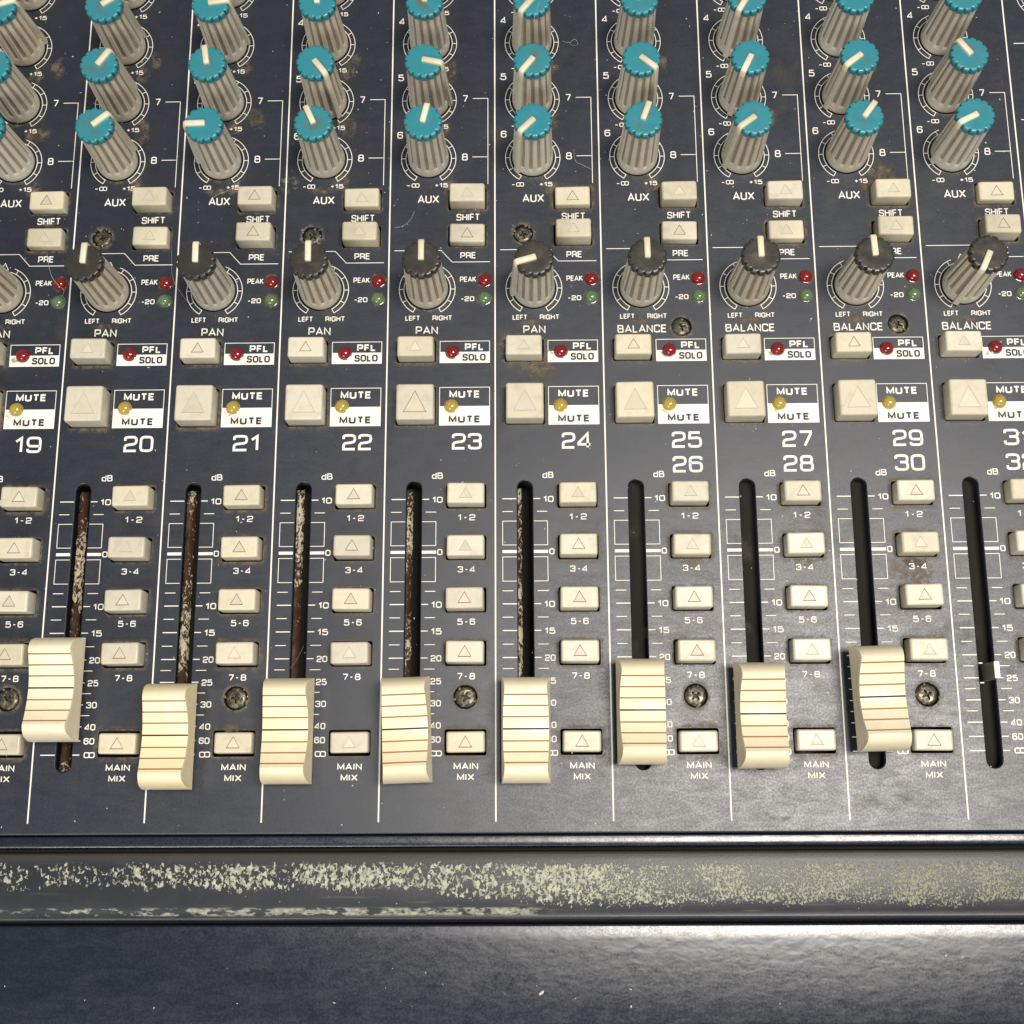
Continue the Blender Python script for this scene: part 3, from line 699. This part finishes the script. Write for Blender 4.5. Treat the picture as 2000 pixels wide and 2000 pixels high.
# ------------------------------------------------------------ dirt that has dried on the panel
def patch(b, loop_in, loop_out, fi, fo):
    pass
def grime_ring(name, loop, spread, mat, ox=0, jitter=.6, zz=.02):
    n = len(loop); vs = []; fd = []
    lv = [grow(loop, d) for d in (.2, spread * .35, spread)]
    for q, (lp, f) in enumerate(zip(lv, (1., .75, 0.))):
        for i, (x, y) in enumerate(lp): vs.append((x + (random.uniform(-jitter, jitter) * spread * .4 if q == 2 else 0), y + (random.uniform(-jitter, jitter) * spread * .4 if q == 2 else 0), zz)); fd.append(f)
    fs = [(q * n + i, q * n + (i + 1) % n, (q + 1) * n + (i + 1) % n, (q + 1) * n + i) for q in range(2) for i in range(n)]
    return vs, [tuple(reversed(f)) for f in fs], fd
def stuff(name, parts, mat, label=None):
    vs = []; fs = []; fd = []
    for v, f, d in parts:
        k = len(vs); vs += v; fs += [tuple(i + k for i in q) for q in f]; fd += d
    me = mesh(name, vs, fs, mat, smooth=False); a = me.attributes.new('fade', 'FLOAT', 'POINT'); a.data.foreach_set('value', fd)
    o = obj(name, me, panel, label=label); o['kind'] = 'stuff'; return o
def blob(cx, cy, rx, ry, n=20, zz=.022, peak=1.):
    vs = [(cx, cy, zz)]; fd = [peak]
    for rr, f in ((.55, .8 * peak), (1, 0)):
        for i in range(n):
            a = 2 * math.pi * i / n; j = random.uniform(.75, 1.25); vs.append((cx + rx * rr * j * math.cos(a), cy + ry * rr * j * math.sin(a), zz)); fd.append(f)
    fs = [(0, 1 + i, 1 + (i + 1) % n) for i in range(n)] + [(1 + i, 1 + n + i, 1 + n + (i + 1) % n, 1 + (i + 1) % n) for i in range(n)]
    return vs, fs, fd
rings_b = []; rings_p = []
for lp, kd in holes:
    if kd == 'well':
        dl = rrect(10.7, 6.5, .6, 6, sum(p[0] for p in lp) / len(lp), sum(p[1] for p in lp) / len(lp)) if max(p[1] for p in lp) - min(p[1] for p in lp) < 8 else rrect(10.8, 10.9, .6, 6, sum(p[0] for p in lp) / len(lp), sum(p[1] for p in lp) / len(lp))
        rings_b.append(grime_ring('g', dl, random.uniform(.6, 1.7), None))
        if random.random() < .55: rings_p.append(grime_ring('g', dl, random.uniform(.35, .8), None, zz=.028))
    if kd == 'screw': rings_b.append(grime_ring('g', lp, 1.3, None)); rings_p.append(grime_ring('g', lp, .9, None, zz=.028))
    if kd == 'knob' and random.random() < .5: rings_b.append(grime_ring('g', lp, 1.2, None, zz=.018))
for k, num in CH:
    ox = k * P
    for _ in range(2 if num < 24 else 1): rings_b.append(blob(ox + random.uniform(17, 21), random.choice([162, 180, 183, 199, 201]) + random.uniform(-2, 2), random.uniform(1.5, 3), random.uniform(2, 4.5)))
    if random.random() < .6: rings_b.append(blob(ox + 22, random.choice([151.5, 51.5, 66, 37.5, 75, 8.5]), random.uniform(3, 5), random.uniform(1.2, 2.2)))
rings_b.append(blob(11, 106.5, 7, 4)); rings_b.append(blob(6, 113, 7, 5)); rings_p.append(blob(15.2, 110.5, 1.4, 1.5, zz=.09)); rings_p.append(blob(-59, 163, 3, 3)); rings_b.append(blob(110, 163, 6, 6)); rings_b.append(blob(110, 48, 7, 6))
for k, num in CH:
    if random.random() < .7: rings_p.append(blob(k * P + 16.3, 110.2, 1.6, 1.4, zz=.085)); rings_p.append(blob(k * P + 16.3, 94.3, 1.5, 1.3, zz=.085))
for k, num in CH:
    for x, y in ((27.15, 132.75), (27.0, 127.25)):
        if num < 25 or random.random() < .3: rings_p.append(grime_ring('g', circ(1.8, 24, k * P + x, y), .75, None, zz=.1))
    rings_b.append(blob(k * P + 10.5, random.choice([119.8, 160.8, 179.5]), 4, 1.3))
    for y in (198.3, 179.8, 161.8): rings_b.append(blob(k * P + 15 + random.uniform(-1, 2.5), y + random.uniform(-1, 3), 2.6, 3.4)) if num < 24 or random.random() < .3 else None
stuff('grime', rings_b, M['grime'], 'brown grime dried around buttons, knobs and screws'); stuff('grime', rings_p, M['grime_pale'], 'pale crusted grime at button edges')
sm = [blob(random.uniform(20, 150), random.uniform(-12, 75), random.uniform(4, 12), random.uniform(3, 8), zz=.014) for _ in range(14)] + [blob(random.uniform(-150, 150), random.uniform(80, 215), random.uniform(3, 8), random.uniform(3, 10), zz=.012) for _ in range(22)]
vs = []; fd = []; n_ = 28                  # a dried ring left by a cup below the fader
for i in range(n_ + 1):
    a = math.radians(165 + 215 * i / n_)
    for rr, f in ((4.1, 0), (4.6, 1), (4.85, 1), (5.4, 0)): vs.append((72.4 + rr * (1 + random.uniform(-.02, .02)) * math.cos(a), -9.6 + rr * 1.15 * math.sin(a), .016)); fd.append(f * min(1, min(i, n_ - i) / 5))
sm.append((vs, [(i * 4 + q, i * 4 + q + 1, i * 4 + q + 5, i * 4 + q + 4) for i in range(n_) for q in range(3)], fd))
stuff('smear', sm, M['smear'], 'dull smears on the navy paint')

# dust, crumbs and fibres lying on the desk
b = B()
def speck(x, y, z, r):
    n = random.choice([4, 5, 6]); a0 = random.random() * 6
    el = random.uniform(1, 2.2); th = random.random() * 3.14
    vs = []
    for i in range(n):
        a = a0 + 2 * math.pi * i / n; q = r * random.uniform(.6, 1.3); px, py = q * math.cos(a) * el, q * math.sin(a)
        vs.append((x + px * math.cos(th) - py * math.sin(th), y + px * math.sin(th) + py * math.cos(th), z + .005))
    b.add(vs + [(x, y, z + r * .7)], [(i, (i + 1) % n, n) for i in range(n)])
for _ in range(1000):
    x = random.uniform(-150, 155); y = random.uniform(-17, 225) if random.random() < .9 else random.uniform(-60, -41)
    if random.random() < .25: y = random.uniform(140, 222)
    speck(x, y, .03 if y > -18 else -1.2, abs(random.gauss(0, .07)) + .03)
for _ in range(22): speck(random.uniform(-150, 155), random.uniform(-60, 222) , .03, random.uniform(.15, .28))
for _ in range(60): speck(random.uniform(-120, 130), random.uniform(-37, -24), .45, random.uniform(.05, .13))
for x, y in [(11.3, -56.5), (-11, -41.5), (112, -48), (116, -48.5)]: speck(x, y, -1.2, .35)
def fibre(pts, r=.045):
    q = [Vector(p) for p in pts]; cur = []
    for i in range(len(q) - 1):
        p0 = q[max(0, i - 1)]; p1 = q[i]; p2 = q[i + 1]; p3 = q[min(len(q) - 1, i + 2)]
        for t in (0, .25, .5, .75): cur.append(.5 * ((2 * p1) + (p2 - p0) * t + (2 * p0 - 5 * p1 + 4 * p2 - p3) * t * t + (3 * p1 - p0 - 3 * p2 + p3) * t ** 3))
    cur.append(q[-1]); rings = []
    for i, c in enumerate(cur):
        t = (cur[min(i + 1, len(cur) - 1)] - cur[max(0, i - 1)]).normalized(); u = t.cross(Vector((0, 0, 1))); u = u.normalized() if u.length > 1e-4 else Vector((1, 0, 0)); v = t.cross(u)
        rings.append([tuple(c + (u * math.cos(a) + v * math.sin(a)) * r) for a in (0, 2.09, 4.19)])
    b.loft(rings)
fibre([(20, 208, .2), (22, 207, .8), (23.5, 208.3, .6), (24.5, 207, .3), (23, 206.2, .5), (21.5, 207.5, .9)], .03); fibre([(22.8, 173, .2), (23.2, 169.2, .3), (25, 168, .3), (28, 166.4, .1)], .03)
fibre([(-28.5, 149, .1), (-26, 149.6, .2), (-24, 151.5, .2), (-23, 154, .1)], .025); fibre([(-82, 157.5, .1), (-80, 159.6, .2), (-76, 160.2, 2), (-72.5, 161, 4.9)], .03)
fibre([(-124.6, 139, 7), (-124.8, 135, 3), (-123.4, 132.4, 2.1), (-121.5, 130.6, .6), (-122.5, 128, .8), (-124, 126.5, 1.4)], .045); fibre([(-89.5, 139, 8), (-90.2, 133, 3), (-88, 129, .6), (-86, 126.5, .2)], .03)
fibre([(47, 8, .1), (50, 11, .1), (49, 14, .2)], .03); fibre([(-50.6, 30, .2), (-52, 26.5, .8), (-54, 24, .3)], .022); fibre([(13, 206, 21.5), (12, 203, 21.2), (11.3, 200, 21.2)], .03)
dust = obj('dust', b.mesh('dust', M['dust'], smooth=False)); dust['kind'] = 'stuff'; dust['label'] = 'white dust specks and fine fibres scattered over the console'; dust['category'] = 'dust'
